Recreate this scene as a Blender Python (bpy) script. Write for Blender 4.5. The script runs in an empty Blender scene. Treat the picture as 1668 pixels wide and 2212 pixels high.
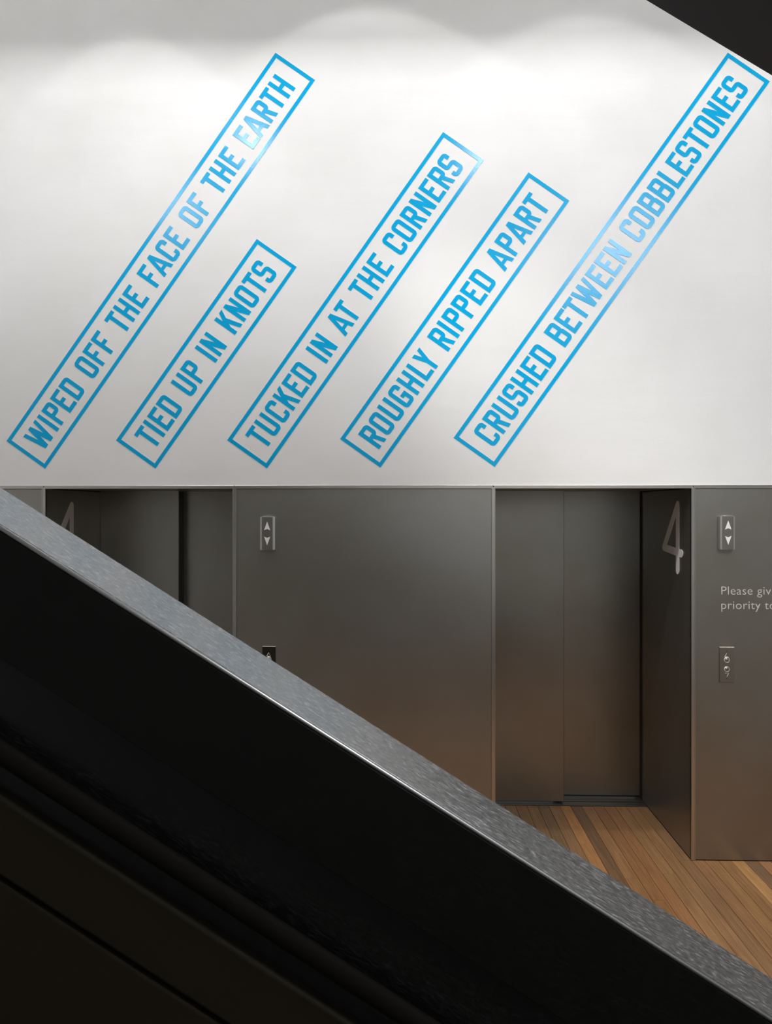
import bpy, bmesh, math, random
from mathutils import Vector, Matrix
from mathutils.geometry import delaunay_2d_cdt
random.seed(7)
C = bpy.context.scene.collection
R = math.radians

# ------------------------------------------------------------ camera
F = 1460.0; CX = 834.0; HY = 1099.0          # focal length, axis and horizon in pixels of the 1668 x 2212 frame
EYE = 2.159; D = 4.2; YAW = R(1.52)
cd = bpy.data.cameras.new('camera'); cam = bpy.data.objects.new('camera', cd); C.objects.link(cam)
cd.sensor_fit = 'HORIZONTAL'; cd.sensor_width = 36; cd.lens = 36 * F / 1668
cd.shift_y = (HY - 1106) / 1668
cd.clip_start = 0.05
cd.dof.use_dof = True; cd.dof.focus_distance = 3.2; cd.dof.aperture_fstop = 13
cam.location = (0, 0, EYE); cam.rotation_euler = (R(90), 0, YAW)
bpy.context.scene.camera = cam
vs = bpy.context.scene.view_settings
vs.view_transform = 'Standard'; vs.look = 'None'; vs.gamma = 1; vs.use_curve_mapping = False
vs.exposure = 0.22

# ------------------------------------------------------------ world
w = bpy.data.worlds.new('world'); bpy.context.scene.world = w; w.use_nodes = True
w.node_tree.nodes['Background'].inputs[0].default_value = (0.75, 0.8, 0.9, 1)
w.node_tree.nodes['Background'].inputs[1].default_value = 0.15

def ray(x, y):
    u = (x - CX) / F; v = (HY - y) / F
    c, s = math.cos(-YAW), math.sin(-YAW)
    return Vector((u * c + s, c - u * s, v))
def at_y(x, y, Y=D):
    d = ray(x, y); t = Y / d.y
    return Vector((d.x * t, Y, EYE + d.z * t))
def at_x(x, y, X):
    d = ray(x, y); t = X / d.x
    return Vector((X, d.y * t, EYE + d.z * t))

# ------------------------------------------------------------ lights
def light(kind, name, loc, energy, color=(1, 1, 1), aim=None, **kw):
    l = bpy.data.lights.new(name, kind); l.energy = energy; l.color = color
    for k, v in kw.items(): setattr(l, k, v)
    o = bpy.data.objects.new(name, l); C.objects.link(o); o.location = loc
    if aim is not None:
        o.rotation_euler = (Vector(aim) - Vector(loc)).to_track_quat('-Z', 'Y').to_euler()
    return o
CEIL = 6.15
# cove strip in the ceiling slot washing the wall
light('AREA', 'cove_strip', (0.1, 3.45, 6.74), 100, (1, 0.99, 0.985), aim=(0.1, 3.85, 5.4), shape='RECTANGLE', size=6.4, size_y=0.06)
# recessed wall washers whose cones draw the scallops
for px, a, tn, e in ((-200, .66, .78, 13), (290, .66, .776, 13.5), (800, .80, 1.14, 16), (1262, .79, 1.03, 14), (1760, .75, .9, 8)):
    X = at_y(px, 60).x
    light('SPOT', 'wall_washer', (X, D - a, 6.0), e, (1, 0.99, 0.98), aim=(X, D - a, 0),
          spot_size=2 * math.atan(tn), spot_blend=0.10, shadow_soft_size=0.03)
# track spotlights near the ceiling: mirrored as the vinyl sheens, except the last, added to brighten the wall's left
for (px, py, e, rad) in ((550, 312, 52, .06), (1046, 338, 52, .06), (1325, 480, 20, .22), (384, 440, 58, .22), (-160, 330, 95, .12)):
    d = ray(px, py); t = (5.42 - EYE) / d.z
    p = d * t
    light('SPOT', 'track_spot', (p.x, 2 * D - p.y, 5.42), e, (1, 0.985, 0.98), aim=(p.x * .9 - .2, D, 2.3),
          spot_size=R(112), spot_blend=1.0, shadow_soft_size=rad)
# added unseen spots brightening the floor and right figure, then the stair hall light
light('SPOT', 'landing_fill', (1.35, 2.75, 5.5), 400, (1, 0.95, 0.88), aim=(1.35, 2.8, 0), spot_size=R(62), spot_blend=1.0, shadow_soft_size=.15)
light('SPOT', 'landing_fill', (-1.6, 2.7, 5.5), 270, (1, 0.97, 0.93), aim=(1.9, 4.4, 1.7), spot_size=R(32), spot_blend=1.0, shadow_soft_size=.1)
light('AREA', 'hall_light', (2.7, -0.6, 5.5), 170, (0.96, 0.98, 1.0), aim=(2.4, -.5, 0), shape='RECTANGLE', size=1.6, size_y=1.6)

# ------------------------------------------------------------ materials
def mat(name, color, rough=.5, metal=0, spec=.5, ior=1.5, coat=0, coat_rough=.1):
    m = bpy.data.materials.new(name); m.use_nodes = True
    b = m.node_tree.nodes['Principled BSDF']
    b.inputs['Base Color'].default_value = (*color, 1); b.inputs['Roughness'].default_value = rough
    b.inputs['Metallic'].default_value = metal; b.inputs['IOR'].default_value = ior
    b.inputs['Specular IOR Level'].default_value = spec
    b.inputs['Coat Weight'].default_value = coat; b.inputs['Coat Roughness'].default_value = coat_rough
    return m
def nodes(m): return m.node_tree.nodes, m.node_tree.links, m.node_tree.nodes['Principled BSDF']
def coords(m, scale=(1, 1, 1), rot=(0, 0, 0)):
    n, l, b = nodes(m)
    tc = n.new('ShaderNodeNewGeometry'); mp = n.new('ShaderNodeMapping')
    mp.inputs['Scale'].default_value = scale; mp.inputs['Rotation'].default_value = rot
    l.new(tc.outputs['Position'], mp.inputs['Vector']); return mp
def noise(m, vec, scale, detail=4, rough=.5):
    n, l, b = nodes(m); t = n.new('ShaderNodeTexNoise')
    t.inputs['Scale'].default_value = scale; t.inputs['Detail'].default_value = detail; t.inputs['Roughness'].default_value = rough
    l.new(vec.outputs[0], t.inputs['Vector']); return t
def bump(m, tex, strength, dist, prev=None):
    n, l, b = nodes(m); t = n.new('ShaderNodeBump')
    t.inputs['Strength'].default_value = strength; t.inputs['Distance'].default_value = dist
    l.new(tex.outputs[0], t.inputs['Height'])
    if prev: l.new(prev.outputs[0], t.inputs['Normal'])
    l.new(t.outputs[0], b.inputs['Normal']); return t
def ramp(m, tex, stops, target='Base Color'):
    n, l, b = nodes(m); r = n.new('ShaderNodeValToRGB')
    e = r.color_ramp.elements
    while len(e) < len(stops): e.new(.5)
    for el, (p, c) in zip(e, stops): el.position = p; el.color = (*c, 1) if len(c) == 3 else c
    l.new(tex.outputs[0], r.inputs[0])
    if target: l.new(r.outputs[0], b.inputs[target])
    return r

M_wall = mat('white_paint', (.80, .80, .795), .7, spec=.15)
v = coords(M_wall); t = noise(M_wall, v, 2.2, 3); ramp(M_wall, t, [(.35, (.785, .782, .775)), (.65, (.815, .815, .812))])
t1 = noise(M_wall, v, 140, 3); t2 = noise(M_wall, coords(M_wall, (1, 1, 6)), 1.6, 2)
bump(M_wall, t1, .25, .0012, bump(M_wall, t2, .07, .02))
M_ceil = mat('ceiling_paint', (.8, .8, .79), .7)
M_hall = mat('hall_paint', (.62, .62, .61), .7)

M_vinyl = mat('blue_vinyl', (.0005, .39, .74), .18, spec=.27)
v = coords(M_vinyl); t1 = noise(M_vinyl, v, 150, 3); bump(M_vinyl, t1, .35, .0012)

def steel(name, col, rough, var=.12):
    m = mat(name, col, rough, 1)
    v = coords(m, (.8, .8, .8)); t = noise(m, v, 1.3, 4, .6)
    lo = tuple(c * (1 - var) for c in col); hi = tuple(c * (1 + var) for c in col)
    ramp(m, t, [(.3, (lo[0] * 1.04, lo[1], lo[2] * .94)), (.7, (hi[0] * .98, hi[1], hi[2] * 1.04))])
    v2 = coords(m, (1, 1, .02)); t2 = noise(m, v2, 420, 2)
    n, l, b = nodes(m); mr = n.new('ShaderNodeMapRange')
    mr.inputs['To Min'].default_value = rough - .04; mr.inputs['To Max'].default_value = rough + .04
    l.new(t2.outputs[0], mr.inputs[0]); l.new(mr.outputs[0], b.inputs['Roughness'])
    t3 = noise(m, coords(m, (1, 1, .6)), 1.5, 2)
    bump(m, t2, .06, .0006, bump(m, t3, .15, .01))
    return m
M_steel = steel('bronzed_steel', (.362, .353, .320), .40)
M_door = steel('door_steel', (.32, .308, .28), .34)
M_trim = mat('bright_steel_trim', (.58, .56, .53), .32, 1)
M_sill = mat('sill_steel', (.22, .20, .175), .4, 1)
M_lantern = mat('brushed_lantern_steel', (.56, .55, .53), .28, .9)
M_letter = mat('polished_steel_figure', (.82, .80, .77), .42, .1)
M_notice = mat('pale_notice_vinyl', (.62, .60, .55), .5)
M_arrow = mat('white_arrow', (.86, .86, .86), .5)
M_dark = mat('dark_gap', (.012, .012, .012), .6)
M_edge = mat('leaf_edge_steel', (.10, .095, .08), .5, .8)
M_chrome = mat('button_chrome', (.9, .89, .87), .3, .6)
M_etch = mat('lit_etched_line', (.75, .73, .67), .5, 0)  # pale colour for lit groove sides and the plate's painted top highlight
M_etchd = mat('unlit_line_and_gap', (.17, .155, .13), .5, .6)  # darker colour for the unlit groove side and the gap round the plate

def blackwood(name, col, rough, ior, grain):
    m = mat(name, col, rough, ior=ior)
    sl = math.atan(.638)
    v = coords(m, (1.0, 1, 1), (0, -sl, 0))       # turn so that x runs down the slope
    n, l, b = nodes(m)
    mp = n.new('ShaderNodeMapping'); mp.inputs['Scale'].default_value = (70, 480, 480)
    l.new(v.outputs[0], mp.inputs[0])
    t = n.new('ShaderNodeTexNoise'); t.inputs['Scale'].default_value = 1; t.inputs['Detail'].default_value = 2
    l.new(mp.outputs[0], t.inputs['Vector'])
    r = ramp(m, t, [(.58, col), (.70, tuple(c + grain for c in col))])
    mr = n.new('ShaderNodeMapRange'); mr.inputs['From Min'].default_value = .4; mr.inputs['From Max'].default_value = .7
    mr.inputs['To Min'].default_value = rough - .06; mr.inputs['To Max'].default_value = rough + .12
    l.new(t.outputs[0], mr.inputs[0]); l.new(mr.outputs[0], b.inputs['Roughness'])
    bump(m, t, .09, .0006)
    return m
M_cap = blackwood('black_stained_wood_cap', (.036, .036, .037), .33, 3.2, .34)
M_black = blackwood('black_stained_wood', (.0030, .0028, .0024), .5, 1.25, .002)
M_brown = blackwood('warm_lit_black_wood', (.013, .0102, .0058), .6, 1.2, .003)  # warm light on the lower panels is put into this brown base
M_recess = blackwood('recess_black_wood', (.0012, .0012, .0011), .45, 1.4, .006)
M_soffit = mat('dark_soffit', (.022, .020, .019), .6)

M_plank = mat('oak_plank', (.3, .17, .08), .38, spec=.5)
n, l, b = nodes(M_plank)
oi = n.new('ShaderNodeObjectInfo'); tc = n.new('ShaderNodeTexCoord')
mp = n.new('ShaderNodeMapping'); mp.inputs['Scale'].default_value = (70, 2.2, 40)
add = n.new('ShaderNodeVectorMath'); add.operation = 'ADD'
l.new(tc.outputs['Object'], add.inputs[0]); l.new(oi.outputs['Random'], add.inputs[1]); l.new(add.outputs[0], mp.inputs[0])
t = n.new('ShaderNodeTexNoise'); t.inputs['Scale'].default_value = 1.6; t.inputs['Detail'].default_value = 6; t.inputs['Distortion'].default_value = .8
l.new(mp.outputs[0], t.inputs['Vector'])
r = n.new('ShaderNodeValToRGB'); r.color_ramp.elements[0].position = .32; r.color_ramp.elements[0].color = (.66, .62, .58, 1)
r.color_ramp.elements[1].position = .66; r.color_ramp.elements[1].color = (1.12, 1.10, 1.06, 1)
l.new(t.outputs[0], r.inputs[0])
mx = n.new('ShaderNodeMix'); mx.data_type = 'RGBA'; mx.blend_type = 'MULTIPLY'; mx.inputs[0].default_value = 1
l.new(oi.outputs['Color'], mx.inputs[6]); l.new(r.outputs[0], mx.inputs[7])
mp2 = n.new('ShaderNodeMapping'); mp2.inputs['Scale'].default_value = (5, 26, 1); l.new(add.outputs[0], mp2.inputs[0])
tf = n.new('ShaderNodeTexNoise'); tf.inputs['Scale'].default_value = 3; tf.inputs['Detail'].default_value = 3; l.new(mp2.outputs[0], tf.inputs['Vector'])
rf = n.new('ShaderNodeValToRGB'); rf.color_ramp.elements[0].position = .60; rf.color_ramp.elements[0].color = (1, 1, 1, 1)
rf.color_ramp.elements[1].position = .74; rf.color_ramp.elements[1].color = (1.28, 1.3, 1.3, 1); l.new(tf.outputs[0], rf.inputs[0])
mx2 = n.new('ShaderNodeMix'); mx2.data_type = 'RGBA'; mx2.blend_type = 'MULTIPLY'; mx2.inputs[0].default_value = .7
l.new(mx.outputs[2], mx2.inputs[6]); l.new(rf.outputs[0], mx2.inputs[7]); l.new(mx2.outputs[2], b.inputs['Base Color'])
bump(M_plank, t, .12, .0006)
M_sub = mat('subfloor', (.03, .02, .014), .8)

# ------------------------------------------------------------ mesh helpers
def link(name, bm, m, parent=None, smooth=False):
    me = bpy.data.meshes.new(name); bm.to_mesh(me); bm.free()
    if m: me.materials.append(m)
    if smooth:
        for p in me.polygons: p.use_smooth = True
    o = bpy.data.objects.new(name, me); C.objects.link(o)
    if parent:
        o.parent = parent; o.matrix_parent_inverse = parent.matrix_basis.inverted()
    return o
def box(bm, x0, x1, y0, y1, z0, z1, bev=0):
    g = bmesh.ops.create_cube(bm, size=1)
    vs_ = g['verts']
    for q in vs_:
        q.co = Vector((x0 + (q.co.x + .5) * (x1 - x0), y0 + (q.co.y + .5) * (y1 - y0), z0 + (q.co.z + .5) * (z1 - z0)))
    if bev:
        es = list({e for q in vs_ for e in q.link_edges})
        bmesh.ops.bevel(bm, geom=es, offset=bev, segments=2, affect='EDGES', profile=.5)
def boxo(name, x0, x1, y0, y1, z0, z1, m, parent=None, bev=0):
    bm = bmesh.new(); box(bm, x0, x1, y0, y1, z0, z1, bev); return link(name, bm, m, parent)
def thing(name, loc, label=None, cat=None, group=None, kind=None):
    o = bpy.data.objects.new(name, None); C.objects.link(o); o.location = loc; o.empty_display_size = .1
    o.matrix_basis = Matrix.Translation(Vector(loc))
    tag(o, label, cat, group, kind); return o
def tag(o, label=None, cat=None, group=None, kind=None):
    if label: o['label'] = label
    if cat: o['category'] = cat
    if group: o['group'] = group
    if kind: o['kind'] = kind
    return o
def plate(polys, th):
    """union of 2-D polygons -> bmesh slab from z=0 to z=th (local)."""
    vs2, faces = [], []
    for p in polys:
        ar = sum(p[i][0] * p[(i + 1) % len(p)][1] - p[(i + 1) % len(p)][0] * p[i][1] for i in range(len(p)))
        if ar < 0: p = p[::-1]
        b0 = len(vs2); vs2 += [Vector(q) for q in p]; faces.append(list(range(b0, b0 + len(p))))
    ov, oe, of, _, _, orf = delaunay_2d_cdt(vs2, [], faces, 0, 1e-6)
    bm = bmesh.new()
    V = [bm.verts.new((q[0], q[1], th)) for q in ov]
    fs = []
    for f, src in zip(of, orf):
        if src: fs.append(bm.faces.new([V[i] for i in f]))
    for q in [q for q in bm.verts if not q.link_faces]: bm.verts.remove(q)
    # side walls + back
    bnd = [e for e in bm.edges if len(e.link_faces) == 1]
    low = {}
    for e in bnd:
        for q in e.verts:
            if q not in low: low[q] = bm.verts.new((q.co.x, q.co.y, 0))
    for e in bnd:
        a, c = e.verts; bm.faces.new((a, c, low[c], low[a]))
    bmesh.ops.recalc_face_normals(bm, faces=bm.faces[:])
    up = sum(f.normal.z for f in fs)
    if up < 0: bmesh.ops.reverse_faces(bm, faces=bm.faces[:])
    return bm
def arc_path(pts, rad, seg=8):
    out = [Vector(pts[0])]
    for i in range(1, len(pts) - 1):
        a, p, c = Vector(pts[i - 1]), Vector(pts[i]), Vector(pts[i + 1])
        r_ = rad[i] if isinstance(rad, (list, tuple)) else rad
        if r_ <= 0: out.append(p); continue
        d0 = (a - p).normalized(); d1 = (c - p).normalized()
        ang = d0.angle(d1); L = r_ / math.tan(ang / 2)
        cen = p + (d0 + d1).normalized() * (r_ / math.sin(ang / 2))
        s0 = p + d0 * L - cen; s1 = p + d1 * L - cen
        th = s0.angle(s1); sg = 1 if s0.x * s1.y - s0.y * s1.x > 0 else -1
        for k in range(seg + 1):
            an = sg * th * k / seg; out.append(cen + Vector((s0.x * math.cos(an) - s0.y * math.sin(an), s0.x * math.sin(an) + s0.y * math.cos(an))))
    out.append(Vector(pts[-1])); return out
def stroke(pts, t, rad=0, closed=False, seg=8):
    if closed:
        mid = (Vector(pts[0]) + Vector(pts[1])) / 2
        P = arc_path([mid] + list(pts[1:]) + [pts[0], mid], rad, seg)
    else: P = arc_path(pts, rad, seg)
    Lf, Rt = [], []
    n_ = len(P)
    for i in range(n_):
        if closed and i in (0, n_ - 1): d = (P[1] - P[0]).normalized(); k = 1
        elif i == 0: d = (P[1] - P[0]).normalized(); k = 1
        elif i == n_ - 1: d = (P[-1] - P[-2]).normalized(); k = 1
        else:
            a = (P[i] - P[i - 1]).normalized(); c = (P[i + 1] - P[i]).normalized(); d = (a + c).normalized(); k = 1 / max(.4, d.dot(c))
        nn = Vector((-d.y, d.x)) * t / 2 * k
        Lf.append(P[i] + nn); Rt.append(P[i] - nn)
    return [[tuple(Lf[i]), tuple(Rt[i]), tuple(Rt[i + 1]), tuple(Lf[i + 1])] for i in range(n_ - 1)]

# ------------------------------------------------------------ alphabet (cap height 1, baseline y = 0)
T = .156; h = T / 2; W5 = .505; RR = .088
def rc(x0, x1, v0, v1): return [(x0, 1 - v0), (x1, 1 - v0), (x1, 1 - v1), (x0, 1 - v1)]
def pv(pts): return [(x, 1 - y) for x, y in pts]
def st(pts, closed=False): return stroke(pv(pts), T, RR, closed)
G = {}
G['I'] = (T, [rc(0, T, 0, 1)])
G['T'] = (.49, [rc(0, .49, 0, T), rc(.167, .323, 0, 1)])
G['E'] = (.497, [rc(0, T, 0, 1), rc(0, .497, 0, T), rc(0, .365, .388, .542), rc(0, .495, 1 - T, 1)])
G['F'] = (.49, [rc(0, T, 0, 1), rc(0, .49, 0, T), rc(0, .365, .42, .574)])
G['L'] = (.48, [rc(0, T, 0, 1), rc(0, .48, 1 - T, 1)])
G['H'] = (W5, [rc(0, T, 0, 1), rc(W5 - T, W5, 0, 1), rc(0, W5, .421, .580)])
G['D'] = (W5, [rc(0, T, 0, 1)] + st([(h, h), (W5 - h, h), (W5 - h, 1 - h), (h, 1 - h)]))
G['O'] = (.512, st([(h, h), (.512 - h, h), (.512 - h, 1 - h), (h, 1 - h)], True))
G['U'] = (W5, st([(h, 0), (h, 1 - h), (W5 - h, 1 - h), (W5 - h, 0)]))
G['P'] = (W5, [rc(0, T, 0, 1)] + st([(h, h), (W5 - h, h), (W5 - h, .495), (h, .495)]))
G['R'] = (W5, [rc(0, T, 0, 1)] + st([(h, h), (W5 - h, h), (W5 - h, .503), (h, .503)]) + [pv([(.20, .54), (.366, .54), (.489, 1), (.333, 1)])])
G['B'] = (.53, [rc(0, T, 0, 1)] + st([(h, h), (.515 - h, h), (.515 - h, .478), (h, .478)]) + st([(h, .478), (.535 - h, .478), (.535 - h, 1 - h), (h, 1 - h)]))
G['C'] = (.50, st([(.50 - h, .30), (.50 - h, h), (h, h), (h, 1 - h), (.50 - h, 1 - h), (.50 - h, .725)]))
G['G'] = (W5, st([(W5 - h, .30), (W5 - h, h), (h, h), (h, 1 - h), (W5 - h, 1 - h), (W5 - h, .474)]) + [rc(.237, W5 - h, .474, .630)])
G['S'] = (.51, st([(.51 - h, .30), (.51 - h, h), (h, h), (h, .497), (.51 - h, .497), (.51 - h, 1 - h), (h, 1 - h), (h, .735)]))
G['W'] = (.842, [pv([(0, 0), (.151, 0), (.245, .58), (.342, 0), (.497, 0), (.588, .58), (.692, 0), (.842, 0), (.671, 1), (.493, 1), (.412, .543), (.322, 1), (.146, 1)])])
G['Y'] = (.49, [pv([(0, 0), (.152, 0), (.245, .314), (.338, 0), (.49, 0), (.323, .589), (.323, 1), (.167, 1), (.167, .589)])])
G['K'] = (.509, [pv([(0, 0), (.152, 0), (.156, .303), (.328, 0), (.504, 0), (.333, .33), (.509, 1), (.353, 1), (.221, .552), (.155, .676), (.155, 1), (0, 1)])])
G['N'] = (.497, [pv([(0, 0), (.155, 0), (.34, .513), (.345, 0), (.497, 0), (.497, 1), (.335, 1), (.157, .512), (.153, 1), (0, 1)])])
G['A'] = (.62, [pv([(0, 1), (.224, 0), (.396, 0), (.319, .30), (.159, 1)]), pv([(.224, 0), (.396, 0), (.62, 1), (.466, 1), (.305, .26)]), rc(.14, .50, .68, .817)])
# the diagonals of A must stay inside the outline, so its bar is trimmed to the legs
G['A'] = (.62, [pv([(0, 1), (.224, 0), (.396, 0), (.314, .29), (.159, 1)]), pv([(.224, 0), (.396, 0), (.62, 1), (.466, 1), (.305, .29)]),
               pv([(.11, .68), (.50, .68), (.52, .817), (.10, .817)])])
BEAR = {'I': (.07, .07), 'T': (.035, .035), 'E': (.07, .02), 'F': (.07, .015), 'L': (.07, .0), 'H': (.07, .07), 'D': (.07, .055), 'O': (.058, .058),
        'U': (.07, .07), 'P': (.07, .03), 'R': (.07, .045), 'B': (.07, .05), 'C': (.058, .045), 'G': (.058, .055), 'S': (.045, .045), 'W': (.035, .035),
        'Y': (.0, .0), 'K': (.07, .03), 'N': (.07, .07), 'A': (.01, .01)}
GM = {}
def glyph_mesh(ch):
    if ch not in GM:
        bm = plate(G[ch][1], .022); me = bpy.data.meshes.new('letter'); bm.to_mesh(me); bm.free(); me.materials.append(M_vinyl); GM[ch] = me
    return GM[ch]

# ------------------------------------------------------------ the setting
XL, XR = -3.3, 3.7; YB = -2.7
ZH = EYE + .0299 * D                      # underside of the header trim
def xf(px, Y=D): return at_y(px, 1300, Y).x
KB = 1.18 * D                              # plane of the lift sills
A0, A1 = xf(99), xf(503)                   # left lift opening
B0, B1 = xf(1070), xf(1493)                # right lift opening
bm = bmesh.new()
box(bm, XL, XR, D, D + .3, ZH + .018, 7.0)
wall = link('wall_front', bm, M_wall); tag(wall, 'white painted upper wall above the lifts', kind='structure')
bm = bmesh.new()
for x0, x1 in ((XL, A0), (A1, B0), (B1, XR)): box(bm, x0 + (.012 if x0 > XL else 0), x1 - (.012 if x1 < XR else 0), D + .012, KB + .3, 0, ZH + .018)
for x0, x1 in ((A0, A1), (B0, B1)):
    box(bm, x0 - .012, x1 + .012, D + .305, KB + .3, ZH + .018, ZH + .1)
core = link('wall_core', bm, M_dark, wall)
def panel(x0, x1, y0, y1, z0, z1, m=M_steel, name='steel_panel'):
    return boxo(name, x0, x1, y0, y1, z0, z1, m, wall, bev=.0012)
for x0, x1 in ((XL, xf(91)), (xf(511), xf(1062)), (xf(1502), XR)): panel(x0, x1, D, D + .012, .004, ZH - .002)
for x in (A0, B0): panel(x - .012, x, D + .002, KB + .15, .004, ZH - .002)
for x in (A1, B1): panel(x, x + .012, D + .002, KB + .15, .004, ZH - .002)
for x0, x1 in ((A0, A1), (B0, B1)): panel(x0, x1, D + .012, KB + .2, ZH + .004, ZH + .016, name='soffit_panel')
# trims: header angle and corner beads
segs = [(XL, xf(95)), (xf(96.5), xf(506)), (xf(507.5), xf(1065)), (xf(1066.5), xf(1496)), (xf(1497.5), XR)]
hd = thing('trim_1', (0, D, ZH), 'thin bright steel header trim between white wall and lift panels', kind='structure')
for x0, x1 in segs: boxo('trim_strip', x0, x1, D - .006, D + .011, ZH - .001, ZH + .0205, M_trim, hd, bev=.002)
for i, (p0, p1) in enumerate(((91, 99), (503, 511), (1062, 1070), (1493, 1502))):
    x0, x1 = xf(p0), xf(p1)
    bm = bmesh.new()
    zt = ZH - .001; xm = (x0 + x1) / 2
    # a flat bead with two thin raised lips and a mitred head
    for (a, c, dp, ztop) in ((x0, x0 + .0035, -.007, zt), (x0 + .0035, x1 - .0035, -.004, zt), (x1 - .0035, x1, -.007, zt)):
        box(bm, a, c, D + dp, D + .012, 0.002, ztop, .0006)
    q = [bm.verts.new(p) for p in ((x0, D - .0075, zt - .001), (x1, D - .0075, zt - .001), (xm, D - .0075, zt + .012))]
    q2 = [bm.verts.new(p.co + Vector((0, .003, 0))) for p in q]
    bm.faces.new(q); bm.faces.new(q2[::-1])
    for k in range(3): bm.faces.new((q[k], q2[k], q2[(k + 1) % 3], q[(k + 1) % 3]))
    o = link('trim_%d' % (i + 2), bm, M_trim)
    tag(o, ('leftmost', 'second from left', 'third from left', 'rightmost')[i] + ' vertical steel corner bead of the lift openings', kind='structure')

# lift doors
def lift_door(n_, x0, x1, xm_px):
    r0 = thing('door_%d' % n_, ((x0 + x1) / 2, KB, 0), ('left', 'right')[n_ - 1] + ' lift door of two dark brushed steel leaves', kind='structure')
    xm = xf(xm_px, KB)
    boxo('door_leaf', x0, xm, KB + .01, KB + .035, .022, ZH + .012, M_door, r0, bev=.002)
    boxo('door_leaf', xm - .05, x1 - .005, KB + .122, KB + .145, .026, ZH + .012, M_door, r0, bev=.002)
    boxo('leaf_edge', xm - .004, xm + .0015, KB + .014, KB + .121, .024, ZH, M_edge, r0)
    boxo('seal', x1 - .005, x1 - .0005, KB + .10, KB + .15, .0, ZH, M_dark, r0)
    for (a, c, z) in ((KB - .012, KB + .002, .006), (KB + .012, KB + .05, .004), (KB + .062, KB + .088, .006), (KB + .1, KB + .15, .004)):
        boxo('sill_rail', x0, x1, a, c, 0, z, M_sill, r0, bev=.001)
    boxo('sill_groove', x0, x1, KB + .002, KB + .152, -.002, .0015, M_dark, r0)
    return r0
lift_door(1, A0, A1, 385); lift_door(2, B0, B1, 1219)

# floor of oak strips
floor = boxo('floor', XL, XR, YB, KB + .25, -.12, -.016, M_sub); tag(floor, 'oak strip floor of the lift landing', kind='structure')
x_ref = at_y(1231.8, 1740, KB).x; PW = .0795
tones = {0: (.145, .088, .048), -1: (.34, .185, .075), -2: (.22, .13, .065), -3: (.165, .108, .056), -4: (.20, .128, .062), -5: (.19, .12, .058), -6: (.19, .13, .07),
         1: (.25, .145, .07), 2: (.235, .13, .062), 3: (.255, .14, .07), 4: (.25, .155, .078), 5: (.245, .15, .078), 6: (.21, .13, .068), 7: (.24, .14, .07),
         8: (.25, .15, .07), 9: (.235, .14, .066), 10: (.36, .22, .10), 11: (.17, .11, .065), 12: (.27, .155, .08), 13: (.22, .13, .06)}
k0 = int((XL - x_ref) / PW) - 1; k1 = int((XR - x_ref) / PW) + 1
bmp = None
for k in range(k0, k1 + 1):
    x0 = x_ref + k * PW + .0011; x1 = x0 + PW - .0022
    if x1 > XR or x0 < XL: continue
    xc = (x0 + x1) / 2
    yend = KB - .013 if (x0 > A0 and x1 < A1) or (x0 > B0 and x1 < B1) else D
    if x0 < B1 < x1: yend = D
    for (ra, rb_) in ((A0, A1), (B0, B1)):        # slim strip beside the reveal where a plank straddles it
        for e in (ra, rb_):
            if x0 < e < x1:
                q0, q1 = (max(x0, ra + .001), min(x1, rb_ - .001))
                if q1 - q0 > .004:
                    bm = bmesh.new(); box(bm, q0, q1, D + .001, KB - .013, -.016, 0, .0007)
                    o = link('plank', bm, M_plank, floor); o.color = (.24, .14, .07, 1)
    ys = [1.42]
    y = 1.42 + random.uniform(.5, 1.7)
    if k in (9, ): y = at_y(1605, 2067, 2.9).y
    while y < yend - .35:
        ys.append(y); y += random.uniform(1.3, 2.4)
    ys.append(yend)
    for j in range(len(ys) - 1):
        cy = (ys[j] + ys[j + 1]) / 2; ly = ys[j + 1] - ys[j] - .001
        bm = bmesh.new(); box(bm, -(x1 - x0) / 2, (x1 - x0) / 2, -ly / 2, ly / 2, -.016, 0, .0007)
        o = link('plank', bm, M_plank); o.location = (xc, cy, random.uniform(-.0004, .0004)); o.parent = floor
        c = tones.get(k, None) if j == len(ys) - 2 or k in tones else None
        if c is None or random.random() < (.5 if j < len(ys) - 2 else 0): 
            g = random.uniform(.85, 1.15); c = (.25 * g, .145 * g, .07 * g)
        o.color = (c[0] * 1.12, c[1] * 1.0, c[2] * .9, 1)

ceil = bmesh.new()
box(ceil, XL, XR, YB, 3.32, CEIL, CEIL + .05)
box(ceil, XL, XR, 3.70, D, CEIL, CEIL + .012)
box(ceil, XL, XR, 3.28, D, 6.95, 7.0)
box(ceil, XL, XR, 3.27, 3.32, CEIL, 6.97)
ceil = link('ceiling', ceil, M_ceil); tag(ceil, 'white ceiling with a light slot along the wall', kind='structure')
for nm, x0, x1, y0, y1 in (('wall_left', XL - .1, XL, YB, KB + .3), ('wall_right', XR, XR + .1, YB, KB + .3), ('wall_back', XL, XR, YB - .1, YB)):
    o = boxo(nm, x0, x1, y0, y1, -.12, 7.0, M_hall); tag(o, 'plain pale wall of the stair hall', kind='structure')

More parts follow.
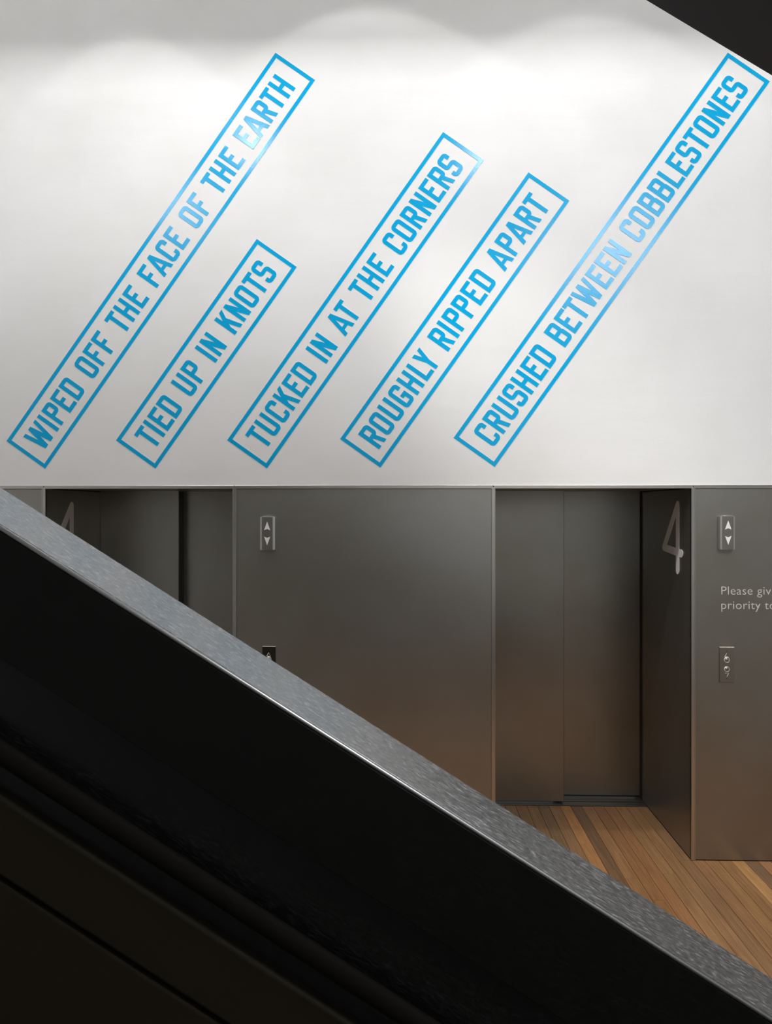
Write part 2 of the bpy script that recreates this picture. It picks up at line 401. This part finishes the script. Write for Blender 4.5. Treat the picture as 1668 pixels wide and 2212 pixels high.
# ------------------------------------------------------------ boxed phrases in blue vinyl
BOX = [("WIPED OFF THE FACE OF THE EARTH", [(14, 953), (98, 1012), (596, 113), (680, 174)], .275, .36, 'leftmost'),
       ("TIED UP IN KNOTS", [(251, 951), (336, 1012), (555, 516), (641, 577)], .303, .325, 'shortest'),
       ("TUCKED IN AT THE CORNERS", [(491, 950), (577, 1012), (958, 285), (1044, 346)], .295, .33, 'middle'),
       ("ROUGHLY RIPPED APART", [(735, 948), (822, 1010), (1142, 372), (1230, 434)], .285, .305, 'fourth'),
       ("CRUSHED BETWEEN COBBLESTONES", [(980, 946), (1069, 1008), (1572, 114), (1663.4, 175.7)], .31, .345, 'rightmost')]
for txt, cr, m0, m1, which in BOX:
    P = [at_y(*c) for c in cr]
    U = ((P[2] - P[0]) + (P[3] - P[1])).normalized(); L = ((P[2] - P[0]).length + (P[3] - P[1]).length) / 2
    wd = ((P[1] - P[0]).length + (P[3] - P[2]).length) / 2
    Vd = Vector((U.z, 0, -U.x))           # across, pointing down-right
    cen = (P[0] + P[1] + P[2] + P[3]) / 4
    org = cen - U * L / 2 - Vd * wd / 2
    root = thing('boxed_phrase', org, 'blue framed phrase reading %s%s' % (txt, ', on the white wall' if which != 'leftmost' else ', far left'), 'wall text',
                 'slanted boxed phrases on the white wall')
    th = .0012
    tb = .074 * wd
    # local frame: x = U, y = -Vd, z = out of the wall (-Y)
    base = Matrix.Translation(org + Vector((0, -.0002, 0))) @ Matrix(((U.x, -Vd.x, 0, 0), (0, 0, -1, 0), (U.z, -Vd.z, 0, 0), (0, 0, 0, 1)))
    inv = root.matrix_basis.inverted()
    fr = plate([[(0, 0), (L, 0), (L, -tb), (0, -tb)], [(0, -wd + tb), (L, -wd + tb), (L, -wd), (0, -wd)],
                [(0, -tb), (tb, -tb), (tb, -wd + tb), (0, -wd + tb)], [(L - tb, -tb), (L, -tb), (L, -wd + tb), (L - tb, -wd + tb)]], th)
    o = link('frame', fr, M_vinyl); o.parent = root; o.matrix_basis = inv @ base
    H = .524 * wd
    # advance widths
    pos = []; x = 0; prev = None
    for ch in txt:
        if ch == ' ': x += .405; continue
        lb, rb = BEAR[ch]
        x += lb; 
        if prev == 'A' and ch == 'T' or prev == 'L' and ch == 'Y': x -= .07
        pos.append((ch, x)); x += G[ch][0] + rb; prev = ch
    first = pos[0][1]; last = pos[-1][1] + G[pos[-1][0]][0]
    u0, u1 = m0 * wd, L - m1 * wd
    gw = sum(G[c][0] for c, _ in pos) * H
    # keep the letter shapes, share the remaining length among the gaps
    k = ((u1 - u0) - gw) / ((last - first) * H - gw)
    used = 0
    print('PHRASE', txt, 'spacing factor', round(k, 3))
    for i, (ch, xx) in enumerate(pos):
        gap = (xx - first) * H - used
        uu = u0 + used + gap * k
        o = bpy.data.objects.new('letter', glyph_mesh(ch)); C.objects.link(o); o.parent = root
        o.matrix_basis = inv @ base @ Matrix.Translation((u0 + used + gap * k, -.24 * wd - H, 0)) @ Matrix.Diagonal((H, H, th / .022, 1))
        # 'used' counts glyph widths only; gaps are scaled
        used += G[ch][0] * H

# ------------------------------------------------------------ floor numbers on the reveals
def figure4(X, side, pts_px, label):
    pts = [at_x(x, y, X) for x, y in pts_px]
    o0 = pts[0].copy()
    # local x = reading direction, y = up, z = out of the reveal
    rd = -1 if side > 0 else 1                 # right reveal reads towards the viewer
    f = lambda p: ((p.y - o0.y) * rd, p.z - o0.z)
    q = [f(p) for p in pts]                    # apex, foot, corner, bar end
    t_ = .050
    polys = []
    def cap(c): return [(c[0] + t_ / 2 * math.cos(a * math.pi / 8), c[1] + t_ / 2 * math.sin(a * math.pi / 8)) for a in range(16)]
    for a, b_ in ((0, 1), (0, 2), (2, 3)):
        polys += stroke([q[a], q[b_]], t_)
    polys += [cap(c) for c in q]
    bm = plate(polys, .003)
    r_ = link('floor_number', bm, M_letter)
    xv = Vector((0, rd, 0)); yv = Vector((0, 0, 1)); zv = xv.cross(yv)
    r_.matrix_basis = Matrix.Translation(o0) @ Matrix(((xv.x, yv.x, zv.x, 0), (xv.y, yv.y, zv.y, 0), (xv.z, yv.z, zv.z, 0), (0, 0, 0, 1)))
    tag(r_, label, 'number', 'figure 4 signs on the lift reveals')
figure4(B1 - .0005, 1, [(1464.5, 1090), (1464.5, 1232), (1435, 1182), (1472.5, 1196)], 'polished steel figure 4 on the side of the right lift opening')
figure4(A0 + .0005, -1, [(154.5, 1092), (154.5, 1222), (118, 1184), (165, 1192)], 'dim steel figure 4 on the left lift opening, half hidden by the balustrade')

# ------------------------------------------------------------ lift direction lanterns
def lantern(px0, px1, py0, py1, label):
    a = at_y(px0, py0, D - .02); b_ = at_y(px1, py1, D - .02)
    cx, cz = (a.x + b_.x) / 2, (a.z + b_.z) / 2; wl, hl = (b_.x - a.x), a.z - b_.z
    root = thing('lift_indicator', (cx, D, cz), label, 'lift indicator', 'arrow indicators beside the lifts')
    prof = []
    for t_ in range(13):
        s = -1 + 2 * t_ / 12
        prof.append((s * wl / 2, -.024 - .012 * math.sqrt(max(0, 1 - (s * .92) ** 2))))
    prof = [(-wl / 2, 0)] + prof + [(wl / 2, 0)]
    bm = bmesh.new()
    top = [bm.verts.new((cx + x, D + y, cz + hl / 2 - .010 * (2 * x / wl) ** 2)) for x, y in prof]; bot = [bm.verts.new((cx + x, D + y, cz - hl / 2)) for x, y in prof]
    bm.faces.new(top); bm.faces.new(bot[::-1])
    for i in range(len(prof)):
        j = (i + 1) % len(prof); bm.faces.new((top[i], bot[i], bot[j], top[j]))
    bmesh.ops.recalc_face_normals(bm, faces=bm.faces[:])
    es = [e for e in bm.edges if abs(e.verts[0].co.z - e.verts[1].co.z) < .02]
    bmesh.ops.bevel(bm, geom=es, offset=.0025, segments=2, affect='EDGES')
    link('body', bm, M_lantern, root)
    # flat face plate let into the curved front
    boxo('face_plate', cx - wl * .36, cx + wl * .36, D - .0385, D - .030, cz - hl * .485, cz + hl * .47, M_lant2, root, bev=.0012)
    for nm, sg, c in (('up_arrow', 1, hl * .205), ('down_arrow', -1, -hl * .235)):
        s = hl * .127
        sh = [(-.019, -s), (0, -s + .008), (.019, -s), (0, s)]
        bm = plate([[(x, sg * y) for x, y in sh[:]]], .0015)
        o = link(nm, bm, M_arrow); o.parent = root
        o.matrix_basis = root.matrix_basis.inverted() @ Matrix.Translation((cx, D - .0386, cz + c)) @ Matrix.Rotation(R(90), 4, 'X')
    return root
M_lant2 = mat('lantern_face', (.36, .345, .32), .38, 1)
lantern(562.5, 594.5, 1114, 1188, 'steel lift indicator with white arrows, on the middle panel right of the left lift')
lantern(1554, 1586.5, 1112, 1187, 'steel lift indicator with white arrows, right of the right lift above the notice')

# ------------------------------------------------------------ call button plates
def call_plate(px0, px1, py0, py1, label, m_face, whole=False):
    a = at_y(px0, py0); b_ = at_y(px1, py1)
    cx = (a.x + b_.x) / 2; z1, z0 = a.z, b_.z; hw = (b_.x - a.x) / 2
    root = thing('call_button_plate', (cx, D, (z0 + z1) / 2), label, 'lift buttons', 'call button plates beside the lifts')
    boxo('shadow_gap', cx - hw, cx + hw, D - .0015, D + .001, z0, z1, M_etchd, root)
    boxo('plate', cx - hw + .004, cx + hw - .001, D - .006, D - .0005, z0 + .002, z1 - .002, m_face, root, bev=.0014)
    boxo('top_highlight', cx - hw + .004, cx + hw - .001, D - .0068, D - .001, z1 - .004, z1 - .001, M_etch, root, bev=.0004)  # pale strip added as the highlight along the plate's top edge
    Hh = z1 - z0
    for k, fz in enumerate((.635, .375)):
        zc = z0 + Hh * fz
        bm = bmesh.new(); bmesh.ops.create_uvsphere(bm, u_segments=20, v_segments=10, radius=.0125)
        for q in bm.verts: q.co = Vector((q.co.x, q.co.z * .45 if q.co.z < 0 else q.co.z * .45, q.co.y))
        bmesh.ops.translate(bm, verts=bm.verts[:], vec=(cx, D - .0085, zc))
        bt = link('button', bm, M_button, root, True)
        bm = bmesh.new(); N = 28
        rings = [[bm.verts.new((cx + rr * math.cos(2 * math.pi * i / N), D - yy, zc + rr * math.sin(2 * math.pi * i / N))) for i in range(N)]
                 for rr, yy in ((.0168, .004), (.0168, .0095), (.0155, .0112), (.0135, .0112), (.0125, .007))]
        for r0, r1 in zip(rings, rings[1:]):
            for i in range(N): bm.faces.new((r0[i], r0[(i + 1) % N], r1[(i + 1) % N], r1[i]))
        bmesh.ops.recalc_face_normals(bm, faces=bm.faces[:])
        link('button_ring', bm, M_chrome, root, True)
        sg = 1 if k == 0 else -1
        zb = z0 + Hh * (.72 if k == 0 else .265)
        tri = [(-.0125, 0), (.0125, 0), (0, sg * .0225)]
        tri = tri if k == 0 else tri
        # light put into the colour: two strokes pale, the third dark unless whole
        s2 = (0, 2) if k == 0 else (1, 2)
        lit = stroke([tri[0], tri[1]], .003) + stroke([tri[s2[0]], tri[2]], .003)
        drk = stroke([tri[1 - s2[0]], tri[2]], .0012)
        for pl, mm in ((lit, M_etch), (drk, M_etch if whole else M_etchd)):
            o = link('arrow_symbol', plate(pl, .0006), mm); o.parent = root
            o.matrix_basis = root.matrix_basis.inverted() @ Matrix.Translation((cx, D - .0059, zb)) @ Matrix.Rotation(R(90), 4, 'X')
    for fz in (.885, .105):
        bm = bmesh.new(); bmesh.ops.create_circle(bm, cap_ends=True, radius=.0028, segments=10)
        bmesh.ops.rotate(bm, verts=bm.verts[:], cent=(0, 0, 0), matrix=Matrix.Rotation(R(90), 3, 'X'))
        g = bmesh.ops.extrude_face_region(bm, geom=bm.faces[:]); bmesh.ops.translate(bm, verts=[q for q in g['geom'] if isinstance(q, bmesh.types.BMVert)], vec=(0, -.001, 0))
        bmesh.ops.translate(bm, verts=bm.verts[:], vec=(cx, D - .0055, z0 + Hh * fz)); link('screw', bm, M_dark, root)
M_plate = steel('plate_steel', (.35, .335, .30), .36)
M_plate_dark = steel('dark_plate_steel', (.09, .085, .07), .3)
M_button = mat('button_steel', (.42, .39, .34), .22, 1)
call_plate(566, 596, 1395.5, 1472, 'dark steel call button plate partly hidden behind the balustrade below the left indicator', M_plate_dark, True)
call_plate(1552.5, 1586, 1397, 1474, 'steel call button plate with two buttons at the right, below the notice', M_plate)

# ------------------------------------------------------------ notice lettering
nroot = thing('wall_notice', at_y(1557, 1316), 'pale lettering on the right steel panel asking to give priority', 'notice')
def text_mesh(s):
    cu = bpy.data.curves.new('t', 'FONT'); cu.body = s; cu.size = 1; cu.extrude = .004; cu.resolution_u = 4; cu.space_character = 1.04; cu.offset = -.008
    ob = bpy.data.objects.new('t', cu); C.objects.link(ob)
    dg = bpy.context.evaluated_depsgraph_get(); dg.update()
    me = bpy.data.meshes.new_from_object(ob.evaluated_get(dg)); bpy.data.objects.remove(ob); return me
SC = (18.7 / F * D) / .729
for s, by in (('Please give', 1284.5), ('priority to', 1315.6)):
    p = at_y(1558.5, by); x0 = None
    for i, ch in enumerate(s):
        if ch == ' ': continue
        me = text_mesh(ch); me.name = 'letter'; me.materials.clear(); me.materials.append(M_notice)
        full = text_mesh(s[:i + 1])
        off_x = max(q.co.x for q in full.vertices) - max(q.co.x for q in me.vertices); bpy.data.meshes.remove(full)
        if x0 is None: x0 = min(q.co.x for q in me.vertices)
        o = bpy.data.objects.new('letter', me); C.objects.link(o); o.parent = nroot
        o.matrix_basis = nroot.matrix_basis.inverted() @ Matrix.Translation((p.x, D - .0006, p.z)) @ Matrix.Rotation(R(90), 4, 'X') @ Matrix.Diagonal((SC * 1.03, SC, .1, 1)) @ Matrix.Translation((off_x - x0, 0, 0))

# ------------------------------------------------------------ stair balustrade in the foreground
Z1 = 1.094; CW = .18
pa = at_y(0, 1135, Z1); pb = at_y(1668, 2199, Z1)
sl = (pb.z - pa.z) / (pb.x - pa.x)
def zt(x): return pa.z + (x - pa.x) * sl          # top of the cap at its near edge
X0, X1 = -2.3, 1.75
bal = thing('stair_balustrade', (0, Z1 + CW / 2, 0), 'black stained wooden stair balustrade running down across the foreground', 'balustrade')
def sheared(name, y0, y1, o0, o1, m, bev=0, x0=X0, x1=X1, segs_=1, prof=None):
    """a bar following the slope; o0..o1 are vertical offsets from the cap's top."""
    bm = bmesh.new()
    if prof is None: prof = [(y0, o0), (y1, o0), (y1, o1), (y0, o1)]
    rings = []
    for x in (x0, x1):
        rings.append([bm.verts.new((x, y, max(zt(x) + o, 0.0))) for y, o in prof])
    nP = len(prof)
    for i in range(nP): bm.faces.new((rings[0][i], rings[0][(i + 1) % nP], rings[1][(i + 1) % nP], rings[1][i]))
    bm.faces.new(rings[0][::-1]); bm.faces.new(rings[1])
    bmesh.ops.recalc_face_normals(bm, faces=bm.faces[:])
    if bev:
        es = [e for e in bm.edges if abs(e.verts[0].co.x - e.verts[1].co.x) > .5]
        bmesh.ops.bevel(bm, geom=es, offset=bev, segments=4, affect='EDGES', profile=.5)
    o = link(name, bm, m, bal); 
    for p in o.data.polygons: p.use_smooth = bool(bev or len(prof) > 6)
    if bev or len(prof) > 6:
        md = o.modifiers.new('wn', 'WEIGHTED_NORMAL'); md.keep_sharp = True
    return o
def off(px, py, Y):                                # vertical offset below the cap top of a pixel taken on the plane y = Y
    p = at_y(px, py, Y); return p.z - zt(p.x)
o2 = off(834, 1959, Z1)
sheared('cap', Z1 + .0075, Z1 + CW, -.0095, 0, M_cap, bev=.0006)
sheared('nosing', Z1, Z1 + .0074, -.0095, 0, mat('polished_black_edge', (.02, .02, .02), .30, ior=3.2), bev=.0036)
sheared('fascia', Z1 + .0006, Z1 + .03, o2, -.0098, M_black, bev=.0015)
sheared('rear_fascia', Z1 + CW - .03, Z1 + CW - .0006, -1.05, -.0098, M_black, bev=.0015)
o3 = off(420, 1993, Z1 + .004)
sheared('recess_panel', Z1 + .022, Z1 + .045, o3 - .02, o2, M_recess)
# rounded bar added to stand in for a blurry reflection in the recess
yc = Z1 - .005; oc = off(525, 1964, yc)
prof = [(yc + .012 * math.cos(a * math.pi / 8), oc + .021 * math.sin(a * math.pi / 8)) for a in range(16)]
mo = sheared('reflection_bar', 0, 0, 0, 0, M_reflection := blackwood('reflection_bar_wood', (.0042, .0037, .0026), .8, 1.15, .001), prof=prof)
o4 = off(198, 2030, Z1 + .004)
sheared('lower_panel', Z1 + .004, Z1 + .04, o4 + .004, o3, M_brown, bev=.008)
sheared('bottom_panel', Z1 + .004, Z1 + .04, -1.05, o4 - .006, M_brown, bev=.003)
sheared('core', Z1 + .0455, Z1 + CW - .0305, -1.05, -.011, M_recess)

# ------------------------------------------------------------ upper stair flight, top right
YU = 2.1
ua = at_y(1396, 0, YU); ub = at_y(1668, 163, YU); su = (ub.z - ua.z) / (ub.x - ua.x)
bm = bmesh.new()
zu = lambda x: ua.z + (x - ua.x) * su
rings = []
xs = [.25 + i * .05 for i in range(69)]
for x in xs:
    if x > 3.66: break
    rings.append([bm.verts.new((x, y, zu(x) + o)) for y, o in ((1.0, 0.0), (YU, 0.0), (YU, .5), (1.0, .5))])
for r0, r1 in zip(rings, rings[1:]):
    for i in range(4): bm.faces.new((r0[i], r0[(i + 1) % 4], r1[(i + 1) % 4], r1[i]))
bm.faces.new(rings[0][::-1]); bm.faces.new(rings[-1])
bmesh.ops.recalc_face_normals(bm, faces=bm.faces[:])
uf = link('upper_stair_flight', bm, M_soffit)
tag(uf, 'dark underside of the upper stair flight crossing the top right corner', 'stair')
